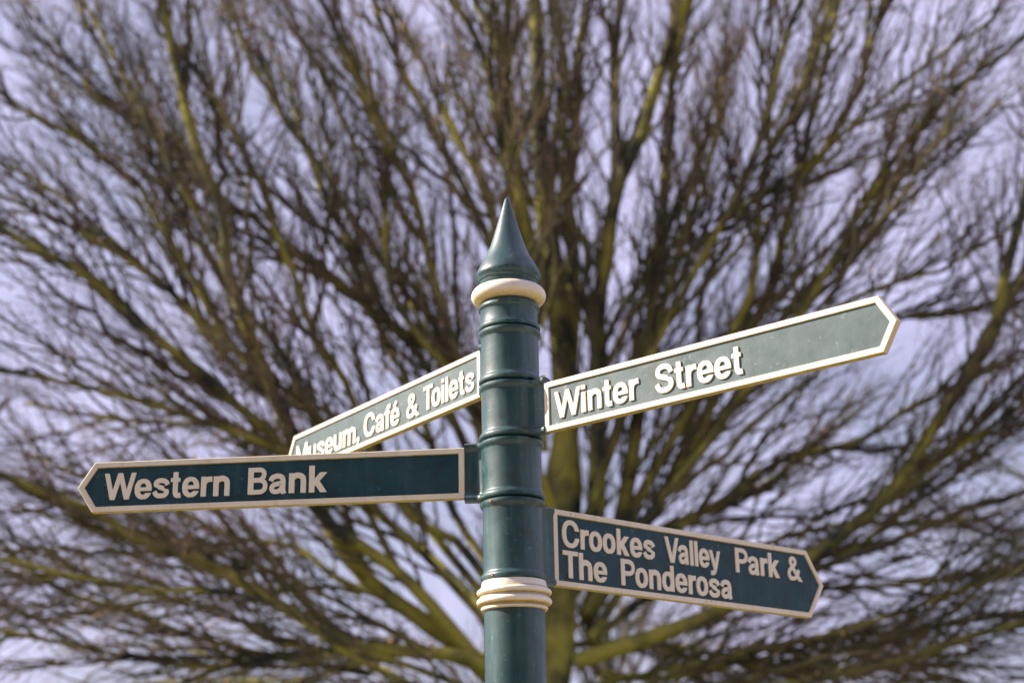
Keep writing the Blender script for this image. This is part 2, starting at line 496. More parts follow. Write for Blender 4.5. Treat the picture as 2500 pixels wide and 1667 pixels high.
def trace(D):
    """closed outlines of D < 0 by marching squares"""
    nb = {}
    def cut(a, b_):
        da, db = D[a], D[b_]
        t = da / (da - db)
        return (GX[a] + (GX[b_] - GX[a]) * t, GY[a] + (GY[b_] - GY[a]) * t)
    ins = D < 0
    h, w = D.shape
    pos, nxt = {}, {}
    mixd = np.zeros((h - 1, w - 1), int)
    mixd = ins[:-1, :-1].astype(int) + ins[:-1, 1:] + ins[1:, :-1] + ins[1:, 1:]
    for i, j in np.argwhere((mixd > 0) & (mixd < 4)):
        c = [(i, j), (i, j + 1), (i + 1, j + 1), (i + 1, j)]
        outs, inn_ = [], []
        for k in range(4):
            a, b_ = c[k], c[(k + 1) % 4]
            if ins[a] != ins[b_]:
                key = (min(a, b_), max(a, b_))
                pos[key] = cut(a, b_)
                (outs if ins[a] else inn_).append((k, key))
        for k, key in outs:           # leave the inside along this edge, come back at the next edge round
            best = min(inn_, key=lambda q: (q[0] - k) % 4)
            nxt[key] = best[1]
    loops, seen = [], set()
    for st in list(nxt):
        if st in seen:
            continue
        lp, k = [], st
        while k not in seen and k in nxt:
            seen.add(k)
            lp.append(pos[k])
            k = nxt[k]
        if len(lp) > 6:
            loops.append(lp)
    return loops

def simplify(lp, tol):
    P = np.array(lp)
    def dp(a, b_):
        if b_ - a < 2:
            return [a]
        u = P[b_] - P[a]
        L = np.hypot(*u) + 1e-9
        q = P[a + 1:b_] - P[a]
        d = np.abs(q[:, 0] * u[1] - q[:, 1] * u[0]) / L
        m = int(d.argmax())
        if d[m] < tol:
            return [a]
        return dp(a, a + 1 + m) + dp(a + 1 + m, b_)
    h = int(np.hypot(*(P - P[0]).T).argmax())
    idx = dp(0, h)
    P2 = P
    P = np.vstack([P2[h:], P2[:1]])
    idx2 = dp(0, len(P) - 1)
    return np.vstack([P2[idx], P[idx2]])

_glyph = {}
def glyph(ch, size):
    """mesh of one raised cast letter (left edge at x=0, baseline y=0, face at +z), its width and side bearings"""
    if ch in _glyph:
        return _glyph[ch]
    D = g_def(ch) + 0.0
    loops = [simplify(lp, 0.0016) for lp in trace(D)]
    xmin = min(l[:, 0].min() for l in loops)
    xmax = max(l[:, 0].max() for l in loops)
    cu = bpy.data.curves.new('letter', 'CURVE')
    cu.dimensions = '2D'
    cu.fill_mode = 'BOTH'
    ins = 0.00045
    cu.offset = -0.0001
    cu.extrude = 0.0022
    cu.bevel_depth = ins
    cu.bevel_resolution = 2
    for l in loops:
        sp = cu.splines.new('POLY')
        sp.points.add(len(l) - 1)
        for q, (x, y) in zip(sp.points, l):
            q.co = ((x - xmin) * size, y * size, 0, 1)
        sp.use_cyclic_u = True
    ob = bpy.data.objects.new('letter', cu)
    COL.objects.link(ob)
    bpy.context.view_layer.update()
    me = bpy.data.meshes.new_from_object(ob.evaluated_get(bpy.context.evaluated_depsgraph_get()))
    bpy.data.objects.remove(ob, do_unlink=True)
    me.name = 'letter'
    me.materials.clear()
    me.materials.append(M['letter'])
    me.polygons.foreach_set('use_smooth', [True] * len(me.polygons))
    me.set_sharp_from_angle(angle=R_(35))
    lsb = .028 if ch in 'oeédCSsa&VWyTtf' else .055
    rsb = .028 if ch in 'oeéCSsk&VWyTtfrPB' else .055
    if ch in 'TVyWrf': lsb, rsb = (.012, .0) if ch != 'r' else (.055, .0)
    _glyph[ch] = (me, (xmax - xmin) * size, lsb * size, rsb * size)
    return _glyph[ch]

CAP = 0.0528
def word(parent, text, x_start, x_end, base, mirror_dir):
    """letters of one word between two distances along the arm; mirror_dir=-1 reads towards the post"""
    G = [glyph(c, CAP) for c in text]
    width = abs(x_end - x_start)
    pen, pos = 0, []
    kern = {'To': -.10, 'Va': -.07, 'We': -.05, 'Po': -.02, 'Pa': -.05, 'ey': -.02, 'ro': -.01, 'Wi': -.01, 'fé': -.02}
    for i, (me, wd, lsb, rsb) in enumerate(G):
        if i:
            pen += lsb + kern.get(text[i - 1:i + 1], 0) * CAP
        pos.append(pen)
        pen += wd + (rsb if i < len(G) - 1 else 0)
    sx = width / pen
    d = 1 if mirror_dir > 0 else -1
    for (me, *_), x in zip(G, pos):
        o = bpy.data.objects.new('letter', me)
        COL.objects.link(o)
        o.parent = parent
        # letter frame: x along the reading direction, y up, z out of the lettered face
        wob = random.uniform(-0.0004, 0.0004)
        o.matrix_local = Matrix(((d * sx, 0, 0, x_start + d * x * sx), (0, 0, -d, -d * (TH / 2 - RELIEF)), (0, 1, 0, base + wob), (0, 0, 0, 1)))
    return round(sx, 3)

def finger(az, r0, rs, rtip, zb, h, sl0, sl1, panel, words, front, label):
    """one cast arm: green core board, cream border, raised letters, sleeve round the post.
    local x runs along the arm, z up; front = -1 or +1 is the side (local y) that carries the letters"""
    poly = [(r0, 0), (rs, 0), (rtip, h / 2), (rs, h), (r0, h)]
    inn = inset(poly, BW)
    core = inset(poly, BW - 0.002)
    w = TH / 2 - RELIEF
    bd = loops_mesh('finger_board', [[(x, s * w, z) for x, z in core] for s in (-1, 1)], panel, post, False, True)
    bd.location = (0, 0, Z0 + zb)
    bd.rotation_euler = (0, 0, R_(az))
    bd['label'] = label
    bv = 0.0011
    T2 = TH / 2
    o1 = inset(poly, bv)
    i1 = inset(poly, BW - bv * 0.8)
    i2 = inset(poly, BW + 0.0006)
    rings = []
    for pl, y in ((poly, -T2 + bv), (poly, T2 - bv), (o1, T2), (i1, T2), (inn, T2 - bv), (i2, T2 - RELIEF - 0.0008),
                  (i2, -T2 + RELIEF + 0.0008), (inn, -T2 + bv), (i1, -T2), (o1, -T2)):
        rings.append([(x, y, z) for x, z in pl])
    loops_mesh('border', rings, M['cream'], bd)
    sv = sleeve(bd, sl0 - zb, sl1 - zb, r0 + 0.0003)
    for tx, xs, xe, base in words:
        (word(bd, tx, xs / 1000, xe / 1000, base / 1000, 1 if xe > xs else -1))
    return bd

finger(175.216, .0915, .8287, .8607, .6659, .1005, .6585, .7745, M['panel_shaded'],
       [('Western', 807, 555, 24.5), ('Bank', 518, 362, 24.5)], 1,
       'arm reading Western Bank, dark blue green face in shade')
finger(-39.739, .0903, .7993, .8283, .7768, .0984, .7765, .8885, M['panel_sunlit_chalky'],
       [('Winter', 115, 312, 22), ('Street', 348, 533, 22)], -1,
       'arm reading Winter Street, sunlit face in lightened, weathered chalky grey green')
finger(126.44, .0918, .8779, .9068, .8896, .1002, .8905, 1.0010, M['panel_sunlit_chalky'],
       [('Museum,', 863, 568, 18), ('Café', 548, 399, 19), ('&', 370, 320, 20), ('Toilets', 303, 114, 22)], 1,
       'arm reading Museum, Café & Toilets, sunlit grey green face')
finger(39.652, .0963, .8517, .9027, .5044, .1507, .5030, .6565, M['panel_shaded'],
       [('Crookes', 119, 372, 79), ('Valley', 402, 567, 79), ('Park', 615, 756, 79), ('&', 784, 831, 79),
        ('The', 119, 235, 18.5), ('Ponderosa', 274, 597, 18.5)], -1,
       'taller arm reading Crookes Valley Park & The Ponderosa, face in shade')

# small grub screws that lock the sleeves
def screw(az, z, r, rad=0.0032):
    v, f, n = [], [], 10
    for (q, x) in ((rad, -0.002), (rad, 0.0006), (rad * 0.75, 0.0013), (rad * 0.3, 0.0007)):
        for i in range(n):
            a = 2 * math.pi * i / n
            v.append((x, q * math.cos(a), q * math.sin(a)))
    for k in range(3):
        for i in range(n):
            j = (i + 1) % n
            f.append((k * n + i, k * n + j, (k + 1) * n + j, (k + 1) * n + i))
    f.append(tuple(range(3 * n, 4 * n)))
    f.append(tuple(range(n)))
    o = mesh_obj('grub_screw', v, f, M['rust'], post, True, R_(40))
    o.location = (r * math.cos(R_(az)), r * math.sin(R_(az)), Z0 + z)
    o.rotation_euler = (0, 0, R_(az))
screw(-132, .6500, PR + .0050)
screw(-130, .5095, PR + .0050)
screw(-112, 1.0500, PR + .0040, 0.0022)

# small pale lug left on top of the right-hand upper sleeve
lg = loops_mesh('lug', [[(x * q, y * q, z) for x, y in ((-.005, -.003), (.005, -.003), (.006, 0), (.005, .003), (-.005, .003), (-.006, 0))] for q, z in ((1, -.004), (1, .0035), (.7, .0055))], M['cream'], post, False, True)
lg.location = (.083 * math.cos(R_(-39.74)), .083 * math.sin(R_(-39.74)), Z0 + .8890)
lg.rotation_euler = (0, 0, R_(-39.74))

# ---------------------------------------------------------------- trees
def tubes(name, batches, mat, parent=None, kind=None):
    """one mesh from batches of polylines: (points (n,k,3), radii (n,k), sides)"""
    V, Q, base = [], [], 0
    for P, Rr, S in batches:
        n, k, _ = P.shape
        T = np.gradient(P, axis=1)
        T /= np.linalg.norm(T, axis=2, keepdims=True) + 1e-9
        ref = np.where(np.abs(T[:, :1, 2:3]) > 0.8, np.array([1.0, 0.2, 0]), np.array([0, 0.1, 1.0]))
        U = np.cross(T, np.broadcast_to(ref, T.shape))
        U /= np.linalg.norm(U, axis=2, keepdims=True) + 1e-9
        W = np.cross(T, U)
        a = np.arange(S) * 2 * np.pi / S
        v = P[:, :, None, :] + Rr[:, :, None, None] * (U[:, :, None, :] * np.cos(a)[:, None] + W[:, :, None, :] * np.sin(a)[:, None])
        V.append(v.reshape(-1, 3))
        idx = base + np.arange(n * k * S).reshape(n, k, S)
        A = idx[:, :-1, :]
        B = np.roll(A, -1, axis=2)
        Cc = idx[:, 1:, :]
        Dd = np.roll(Cc, -1, axis=2)
        Q.append(np.stack([A, B, Dd, Cc], -1).reshape(-1, 4))
        base += n * k * S
    V = np.concatenate(V).astype(np.float32)
    Q = np.concatenate(Q).astype(np.int32)
    me = bpy.data.meshes.new(name)
    me.vertices.add(len(V))
    me.vertices.foreach_set('co', V.ravel())
    me.loops.add(Q.size)
    me.loops.foreach_set('vertex_index', Q.ravel())
    me.polygons.add(len(Q))
    me.polygons.foreach_set('loop_start', np.arange(0, Q.size, 4, dtype=np.int32))
    me.polygons.foreach_set('use_smooth', np.ones(len(Q), dtype=bool))
    me.update(calc_edges=True)
    me.materials.append(mat)
    o = link(bpy.data.objects.new(name, me), parent)
    if kind:
        o['kind'] = kind
    return o

def grow(P, Rr, per, tmin, tmax, lmin, lmax, amin, amax, rad, k, upb=0.2, curl=0.25, taper=0.35, sag=0.0, lscale=None):
    """children off every polyline of a batch"""
    n, kk, _ = P.shape
    m = n * per
    pi = np.repeat(np.arange(n), per)
    t = (np.tile((np.arange(per) + 0.5) / per, n) + RNG.uniform(-.5, .5, m) / per) * (tmax - tmin) + tmin
    t = np.clip(t, 0, .999)
    f = t * (kk - 1)
    i0 = f.astype(int)
    fr = (f - i0)[:, None]
    p = P[pi, i0] * (1 - fr) + P[pi, i0 + 1] * fr
    r = Rr[pi, i0] * (1 - fr[:, 0]) + Rr[pi, i0 + 1] * fr[:, 0]
    T = P[pi, i0 + 1] - P[pi, i0]
    T /= np.linalg.norm(T, axis=1, keepdims=True) + 1e-9
    N = RNG.normal(size=(m, 3))
    N -= (N * T).sum(1, keepdims=True) * T
    N /= np.linalg.norm(N, axis=1, keepdims=True) + 1e-9
    al = np.radians(RNG.uniform(amin, amax, m))[:, None]
    D = T * np.cos(al) + N * np.sin(al)
    D[:, 2] += upb
    D /= np.linalg.norm(D, axis=1, keepdims=True)
    L = RNG.uniform(lmin, lmax, m) * (1 - 0.45 * t)
    if lscale is not None:
        L *= lscale[pi]
    s = np.linspace(0, 1, k)
    bend = RNG.normal(size=(m, 3)) * curl
    bend[:, 2] += upb * 0.6 - sag
    bend += (T - D) * 0.35
    wob = RNG.normal(size=(m, k, 3)) * (0.12 / k)
    wob[:, 0] = 0
    C = p[:, None, :] + L[:, None, None] * (D[:, None, :] * s[None, :, None] + bend[:, None, :] * (s ** 2)[None, :, None] + wob)
    r0 = np.minimum(rad * RNG.uniform(.7, 1.3, m), r * 0.75)
    RR = r0[:, None] * (1 - (1 - taper) * s[None, :])
    return C, RR

def twig_set(P, Rr, length, dens=1.0, sag=0.0, fine=True):
    """forks, branches and twigs that one limb carries"""
    F = grow(P, Rr * 1.05, max(3, int(length * 0.95 * dens)), .15, .85, length * .28, length * .55, 12, 34, .032, 14, upb=.05, curl=.07, taper=.35, sag=sag * .5)
    n1 = max(6, int(length * 5.5 * dens))
    B1 = grow(P, Rr, n1, .10, 1.0, .6, 2.1, 12, 50, .014, 7, upb=.12, curl=.10, taper=.28, sag=sag)
    B1f = grow(F[0], F[1], int(9 * dens + .5), .12, 1.0, .5, 1.6, 14, 50, .013, 7, upb=.10, curl=.10, taper=.28, sag=sag)
    B1 = (np.concatenate([B1[0], B1f[0]]), np.concatenate([B1[1], B1f[1]]))
    B2 = grow(*B1, int(5 * dens + .5), .12, 1.0, .25, .8, 15, 58, .0052, 4, upb=.10, curl=.14, sag=sag)
    out = [(F[0], F[1], 7), (B1[0], B1[1], 5), (B2[0], B2[1], 3)]
    if fine:
        B3 = grow(*B2, 2, .2, 1.0, .10, .28, 20, 60, .0024, 2, upb=.06, curl=.2, taper=.5, sag=sag)
        out.append((B3[0], B3[1], 3))
    return out

def leaf_cloud(name, pts, size, mat, parent):
    """small folded dry leaves, two triangles each"""
    n = len(pts)
    D = RNG.normal(size=(n, 3)); D /= np.linalg.norm(D, axis=1, keepdims=True)
    E2 = RNG.normal(size=(n, 3)); E2 -= (E2 * D).sum(1, keepdims=True) * D; E2 /= np.linalg.norm(E2, axis=1, keepdims=True)
    F = np.cross(D, E2)
    s = (size * RNG.uniform(.6, 1.3, n))[:, None]
    a, c = pts, pts + D * s
    b_ = pts + D * s * .5 + E2 * s * .32 + F * s * .12
    d = pts + D * s * .5 - E2 * s * .32 + F * s * .12
    V = np.stack([a, b_, c, d], 1).reshape(-1, 3).astype(np.float32)
    i = np.arange(n) * 4
    Fc = np.concatenate([np.stack([i, i + 1, i + 2], 1), np.stack([i, i + 2, i + 3], 1)]).astype(np.int32)
    me = bpy.data.meshes.new(name)
    me.vertices.add(len(V)); me.vertices.foreach_set('co', V.ravel())
    me.loops.add(Fc.size); me.loops.foreach_set('vertex_index', Fc.ravel())
    me.polygons.add(len(Fc)); me.polygons.foreach_set('loop_start', np.arange(0, Fc.size, 3, dtype=np.int32))
    me.update(calc_edges=True)
    me.materials.append(mat)
    o = link(bpy.data.objects.new(name, me), parent)
    o['kind'] = 'stuff'
    return o

TX, TY = 0.05, 9.1
tree = link(bpy.data.objects.new('hornbeam_tree', None))
tree.location = (TX, TY, 0)
tag(tree, 'big bare tree behind the signpost, mossy limbs fanning out into brown twigs', 'tree')
OFF = np.array([TX, TY, 0.0])

def trunk_mesh(name, pts, rads, mat, parent, S=20):
    P, L = resample(pts, 26)
    rr = np.interp(np.linspace(0, 1, 26), np.linspace(0, 1, len(rads)), rads)
    rr = rr * (1 + 0.05 * RNG.normal(size=26))
    return tubes(name, [(P[None], rr[None], S)], mat, parent)

trunk_mesh('trunk', [(0, 0, -.05), (0, 0, .5), (.02, 0, 1.5), (.08, 0, 2.6), (.17, 0, 3.3), (.33, 0, 4.2), (.41, .0, 5.1)],
           [.44, .33, .29, .27, .24, .18, .09], M['bark'], tree)

# main limbs: base radius, tip radius, how far the tip leans away (+) or nearer (-), course (x, z) in metres
LIMBS = [
    (0.104, 0.021, -0.6, [(-0.06, 2.81), (-0.50, 3.25), (-0.98, 3.58), (-1.23, 3.81), (-1.39, 4.07), (-1.52, 4.30), (-1.80, 4.97), (-1.95, 5.31), (-2.09, 5.69), (-2.23, 6.05), (-2.32, 6.32), (-2.31, 6.48), (-2.40, 6.84), (-2.56, 7.25), (-2.67, 7.57), (-2.78, 7.99), (-2.91, 8.47), (-2.98, 8.97), (-3.08, 9.62)]),
    (0.042, 0.014, 0.8, [(-2.32, 6.32), (-2.54, 6.55), (-2.74, 6.81), (-2.90, 7.06), (-3.10, 7.47), (-3.35, 7.89), (-3.44, 8.11), (-3.83, 8.44), (-4.05, 8.79), (-4.39, 9.26)]),
    (0.049, 0.016, 0.3, [(-2.03, 5.27), (-2.20, 5.58), (-2.50, 6.01), (-2.68, 6.35), (-2.95, 6.81), (-3.13, 7.10), (-3.23, 7.31), (-3.53, 7.54), (-3.86, 7.82), (-4.24, 8.04), (-4.67, 8.39)]),
    (0.077, 0.017, 1.2, [(0.15, 4.08), (-0.22, 5.10), (-0.52, 5.58), (-1.05, 5.97), (-1.59, 6.47), (-1.94, 6.73), (-2.31, 7.11), (-2.52, 7.19), (-2.84, 7.59), (-3.04, 7.93), (-3.45, 8.26), (-3.71, 8.66), (-3.97, 9.16)]),
    (0.063, 0.014, -1.0, [(0.02, 3.92), (-0.32, 5.10), (-0.50, 5.71), (-0.60, 6.06), (-0.74, 6.71), (-0.83, 6.91), (-1.06, 7.35), (-1.27, 7.85), (-1.49, 8.33), (-1.68, 8.73), (-1.87, 9.29)]),
    (0.059, 0.014, 0.6, [(-0.14, 4.25), (-0.66, 5.46), (-1.07, 6.03), (-1.18, 6.36), (-1.35, 6.72), (-1.58, 7.07), (-1.74, 7.55), (-2.08, 8.12), (-2.35, 8.63), (-2.54, 9.22)]),
    (0.045, 0.014, -0.8, [(0.17, 6.46), (0.02, 7.00), (-0.08, 7.51), (-0.17, 7.98), (-0.42, 8.44), (-0.68, 8.75), (-0.88, 9.18)]),
    (0.070, 0.024, 0.4, [(0.33, 5.94), (0.18, 6.68), (0.10, 7.30), (0.02, 8.04), (-0.05, 8.47), (-0.16, 8.85), (-0.32, 9.47)]),
    (0.042, 0.014, 1.4, [(0.16, 5.80), (-0.03, 6.54), (-0.25, 7.41), (-0.46, 7.88), (-0.63, 8.37), (-0.80, 8.85), (-0.99, 9.36)]),
    (0.080, 0.017, -1.2, [(-0.19, 2.96), (-0.82, 3.67), (-1.48, 4.16), (-1.83, 4.75), (-2.12, 4.98), (-2.40, 5.22), (-2.66, 5.45), (-2.95, 5.65), (-3.24, 5.94), (-3.71, 6.18), (-4.19, 6.48), (-4.73, 6.78)]),
    (0.084, 0.017, -0.5, [(0.13, 2.80), (-0.28, 3.06), (-0.72, 3.13), (-1.22, 3.18), (-1.72, 3.45), (-2.16, 3.70), (-2.50, 3.86), (-2.86, 3.97), (-3.18, 4.19), (-3.48, 4.32), (-4.12, 4.59), (-4.63, 4.77)]),
    (0.031, 0.010, 0.5, [(-1.21, 3.63), (-1.49, 3.71), (-1.90, 3.71), (-2.23, 3.79), (-2.56, 3.92), (-2.84, 4.13), (-3.11, 4.24)]),
    (0.045, 0.012, 1.1, [(-0.95, 3.55), (-1.39, 3.75), (-1.65, 3.97), (-1.91, 4.10), (-2.26, 4.16), (-2.52, 4.25), (-2.86, 4.47), (-3.30, 4.64), (-3.81, 4.82)]),
    (0.038, 0.010, -1.3, [(-0.35, 2.87), (-1.20, 3.14), (-1.80, 3.09), (-2.21, 3.00), (-2.71, 3.04), (-3.36, 3.18), (-4.00, 3.32)]),
    (0.035, 0.010, 0.2, [(-1.22, 3.18), (-1.63, 3.22), (-2.01, 3.34), (-2.23, 3.50), (-2.58, 3.61), (-2.97, 3.68), (-3.47, 3.82)]),
    (0.038, 0.012, -0.9, [(-1.13, 3.01), (-1.77, 3.12), (-2.48, 3.28), (-2.89, 3.44), (-3.38, 3.56), (-3.85, 3.83)]),
    (0.056, 0.014, -0.3, [(-0.08, 3.50), (-0.44, 3.99), (-0.70, 4.11), (-0.87, 4.27), (-1.16, 4.84), (-1.33, 5.28), (-1.60, 5.68), (-1.74, 6.14), (-1.94, 6.58), (-2.09, 7.03), (-2.40, 7.62), (-2.71, 8.15)]),
    (0.052, 0.016, 1.6, [(-0.02, 3.59), (-0.44, 4.23), (-0.61, 4.77), (-0.81, 5.38), (-0.92, 5.67), (-1.17, 6.19), (-1.35, 6.71), (-1.54, 7.25), (-1.84, 7.89), (-2.08, 8.71)]),
    (0.052, 0.014, 1.9, [(-0.18, 3.44), (-0.82, 4.10), (-1.32, 4.50), (-1.82, 4.85), (-2.44, 5.28), (-3.01, 5.40), (-3.52, 5.51), (-4.08, 5.67)]),
    (0.045, 0.012, -1.7, [(-0.09, 3.24), (-0.76, 3.93), (-1.48, 4.51), (-2.28, 4.83), (-2.99, 5.01), (-3.66, 5.13), (-4.34, 5.25)]),
    (0.122, 0.028, -0.2, [(0.46, 5.09), (0.43, 5.79), (0.35, 6.53), (0.30, 7.29), (0.28, 8.08), (0.26, 8.91), (0.24, 9.55)]),
    (0.077, 0.024, 0.9, [(0.48, 5.26), (0.54, 5.97), (0.56, 6.53), (0.53, 7.29), (0.64, 8.08), (0.72, 8.90), (0.79, 9.41)]),
    (0.084, 0.024, -0.8, [(0.60, 3.74), (0.67, 4.38), (0.73, 5.67), (0.84, 6.48), (0.95, 6.97), (1.11, 7.28), (1.28, 7.82), (1.48, 8.34), (1.73, 8.88), (1.90, 9.30)]),
    (0.059, 0.024, 0.3, [(0.78, 6.15), (0.89, 6.71), (0.95, 7.28), (0.97, 8.02), (1.03, 8.89), (1.08, 9.53)]),
    (0.073, 0.021, 0.7, [(0.59, 3.42), (0.88, 4.23), (1.17, 5.66), (1.22, 5.98), (1.30, 6.47), (1.40, 6.97), (1.46, 7.48), (1.53, 7.90), (1.59, 8.44), (1.74, 8.88), (1.87, 9.38)]),
    (0.059, 0.016, -1.4, [(0.52, 3.42), (1.15, 4.56), (1.67, 5.41), (1.94, 5.87), (2.01, 6.26), (2.09, 6.96), (2.31, 7.36), (2.45, 7.74), (2.64, 8.20), (2.80, 8.73), (3.01, 9.27)]),
    (0.077, 0.019, 0.5, [(0.55, 3.36), (1.21, 4.39), (1.80, 5.41), (2.18, 6.08), (2.34, 6.59), (2.49, 7.05), (2.61, 7.35), (2.69, 7.71), (2.82, 8.13), (2.99, 8.74), (3.17, 9.36)]),
    (0.049, 0.016, -0.4, [(2.52, 7.09), (2.65, 7.21), (2.85, 7.51), (3.05, 7.87), (3.18, 8.30), (3.37, 8.71), (3.59, 9.18)]),
    (0.056, 0.014, 1.5, [(0.62, 3.48), (1.14, 4.29), (1.86, 5.23), (2.43, 6.12), (2.90, 6.58), (3.15, 6.73), (3.29, 7.03), (3.50, 7.46), (3.95, 7.79), (4.40, 8.20)]),
    (0.038, 0.012, -1.1, [(0.79, 5.43), (1.08, 5.93), (1.34, 6.17), (1.68, 6.40), (2.03, 6.63), (2.53, 6.94), (2.98, 7.32), (3.44, 7.62)]),
    (0.094, 0.024, -0.7, [(0.45, 3.05), (1.41, 3.34), (1.91, 3.59), (2.34, 3.82), (2.58, 3.99), (2.86, 4.20), (3.11, 4.51), (3.32, 4.84), (3.54, 5.09), (3.69, 5.33), (3.84, 5.64), (3.99, 6.16), (4.15, 6.61), (4.24, 7.05), (4.42, 7.42), (4.70, 7.99)]),
    (0.035, 0.010, 0.6, [(2.54, 5.75), (2.83, 6.00), (3.13, 6.16), (3.51, 6.29), (3.79, 6.38), (4.13, 6.61), (4.47, 6.82)]),
    (0.035, 0.010, 1.0, [(2.56, 5.68), (2.92, 5.85), (3.29, 5.96), (3.85, 6.06), (4.32, 6.17), (4.68, 6.26)]),
    (0.059, 0.014, 1.2, [(0.58, 3.23), (1.12, 3.96), (1.74, 4.36), (2.07, 4.60), (2.34, 4.75), (2.74, 4.85), (3.01, 4.95), (3.30, 5.15), (3.68, 5.37), (4.19, 5.65)]),
    (0.056, 0.014, -1.6, [(0.55, 3.42), (1.00, 4.06), (1.51, 4.62), (1.68, 4.85), (1.97, 5.17), (2.21, 5.47), (2.59, 6.04), (2.99, 6.63), (3.39, 7.11), (3.89, 7.49)]),
    (0.045, 0.010, 0.4, [(0.70, 3.10), (1.58, 3.43), (2.44, 3.60), (2.89, 3.64), (3.41, 3.72), (4.02, 3.81), (4.36, 3.87)]),
    (0.059, 0.014, -1.0, [(0.50, 2.83), (1.38, 2.81), (2.14, 2.87), (2.83, 3.00), (3.35, 3.17), (3.96, 3.33), (4.36, 3.41)]),
    (0.042, 0.010, 1.8, [(0.63, 2.98), (1.08, 2.97), (1.65, 3.07), (2.18, 3.28), (2.70, 3.39), (3.17, 3.37), (3.74, 3.55)]),
    (0.031, 0.010, -0.2, [(0.74, 3.97), (0.97, 4.20), (0.87, 4.47), (0.98, 4.63), (1.10, 4.75), (1.31, 5.07), (1.53, 5.31)]),
    (0.049, 0.012, 2.0, [(0.64, 3.26), (1.24, 3.73), (1.94, 4.04), (2.61, 4.26), (3.27, 4.35), (3.94, 4.40)]),
    (0.052, 0.014, -1.9, [(0.34, 3.59), (0.69, 4.40), (1.05, 5.25), (1.57, 6.13), (1.96, 6.87), (2.19, 7.65), (2.42, 8.24), (2.68, 8.86)]),
    (0.042, 0.012, 2.2, [(0.42, 4.40), (0.66, 5.43), (1.10, 6.37), (1.55, 6.96), (1.87, 7.53), (2.05, 8.25), (2.20, 8.87)]),
    (0.042, 0.012, -2.0, [(0.27, 4.75), (0.09, 5.80), (-0.21, 6.47), (-0.55, 7.12), (-0.91, 7.87), (-1.09, 8.44), (-1.21, 9.11)]),
    (0.052, 0.014, 0.9, [(-0.18, 3.50), (-1.15, 4.70), (-2.04, 5.49), (-2.78, 6.15), (-3.44, 6.76), (-4.00, 7.26), (-4.68, 7.67)]),
    (0.042, 0.012, -0.6, [(-2.03, 5.27), (-2.46, 5.74), (-2.89, 6.22), (-3.61, 6.68), (-4.34, 7.08), (-4.89, 7.32)]),
    (0.035, 0.012, -0.5, [(-2.32, 6.32), (-2.65, 6.89), (-2.95, 7.40), (-3.27, 8.00), (-3.56, 8.49), (-3.98, 9.21)]),
    (0.038, 0.012, 0.9, [(2.34, 3.82), (2.81, 3.99), (3.09, 4.19), (3.80, 4.68), (4.39, 5.08)]),
    (0.042, 0.012, -0.9, [(2.86, 4.20), (3.15, 4.39), (3.46, 4.58), (3.89, 4.81), (4.39, 5.15)]),
    (0.045, 0.014, 0.2, [(0.33, 5.94), (0.32, 6.68), (0.40, 7.37), (0.50, 8.08), (0.49, 8.65), (0.49, 9.24)]),
    (0.045, 0.014, -1.0, [(0.26, 5.80), (0.17, 6.46), (0.05, 7.22), (0.06, 8.09), (0.12, 8.91), (0.14, 9.33)]),
]


leaf_pts = []
def add_limb(pts, r0, r1, dens, sag=0.0, parent=tree, mat='bark', tw='twig', fine=True, leaves=True, rscale=0.68):
    P, L = resample(pts, 30)
    s = np.linspace(0, 1, 30)
    nz = np.cumsum(RNG.normal(size=(30, 3)), axis=0) * 0.010
    P = P + nz * s[:, None]
    rr = r1 * 1.1 + (r0 * rscale - r1 * 1.1) * (1 - s) ** 0.8
    o = tubes('limb', [(P[None], rr[None], 9)], M[mat], parent)
    tb = twig_set(P[None], rr[None], L, dens, sag, fine)
    tubes('branches', tb[:2], M['branch' if mat == 'bark' else mat], o, 'stuff')
    tubes('twigs', tb[2:], M[tw], o, 'stuff')
    if leaves:
        leaf_pts.append(tb[2][0][:, 1:, :].reshape(-1, 3))

for (r0, r1, dep, pts) in LIMBS:
    pts = pts + [(pts[-1][0] * 1.9 - pts[-2][0] * .9, pts[-1][1] * 1.9 - pts[-2][1] * .9)]
    n = len(pts)
    st = random.uniform(-.12, .12)
    pl = [(x - TX, (st + dep * (i / (n - 1)) ** 0.8) + 0.0, z) for i, (x, z) in enumerate(pts)]
    low = pts[-1][1] < 4.6
    upright = -1.6 < pts[-1][0] < 2.2 and pts[-1][1] > 8.4
    add_limb(pl, r0, r1, 0.85 if upright else 1.0, 0.12 if low else 0.0, rscale=0.95 if upright else 0.70)

# limbs that run towards and away from the viewer and fill the crown
for i in range(5):
    a = 2 * math.pi * (i * 0.618 + 0.1)
    el = R_(random.uniform(14, 70))
    z0 = random.uniform(2.5, 4.6)
    L = random.uniform(3.6, 6.0)
    d = Vector((math.cos(a) * math.cos(el), math.sin(a) * math.cos(el) * 0.9, math.sin(el)))
    c0 = Vector((0.08 + 0.14 * (z0 - 2.6), 0, z0))
    pl = [c0 + d * (L * q) + Vector((0, 0, 0.7 * q * q - 0.25 * q)) + Vector((random.gauss(0, .1), random.gauss(0, .1), random.gauss(0, .06))) * (q > 0) for q in (0, .2, .4, .6, .8, 1)]
    add_limb([tuple(p) for p in pl], random.uniform(.04, .07), .012, 0.85)

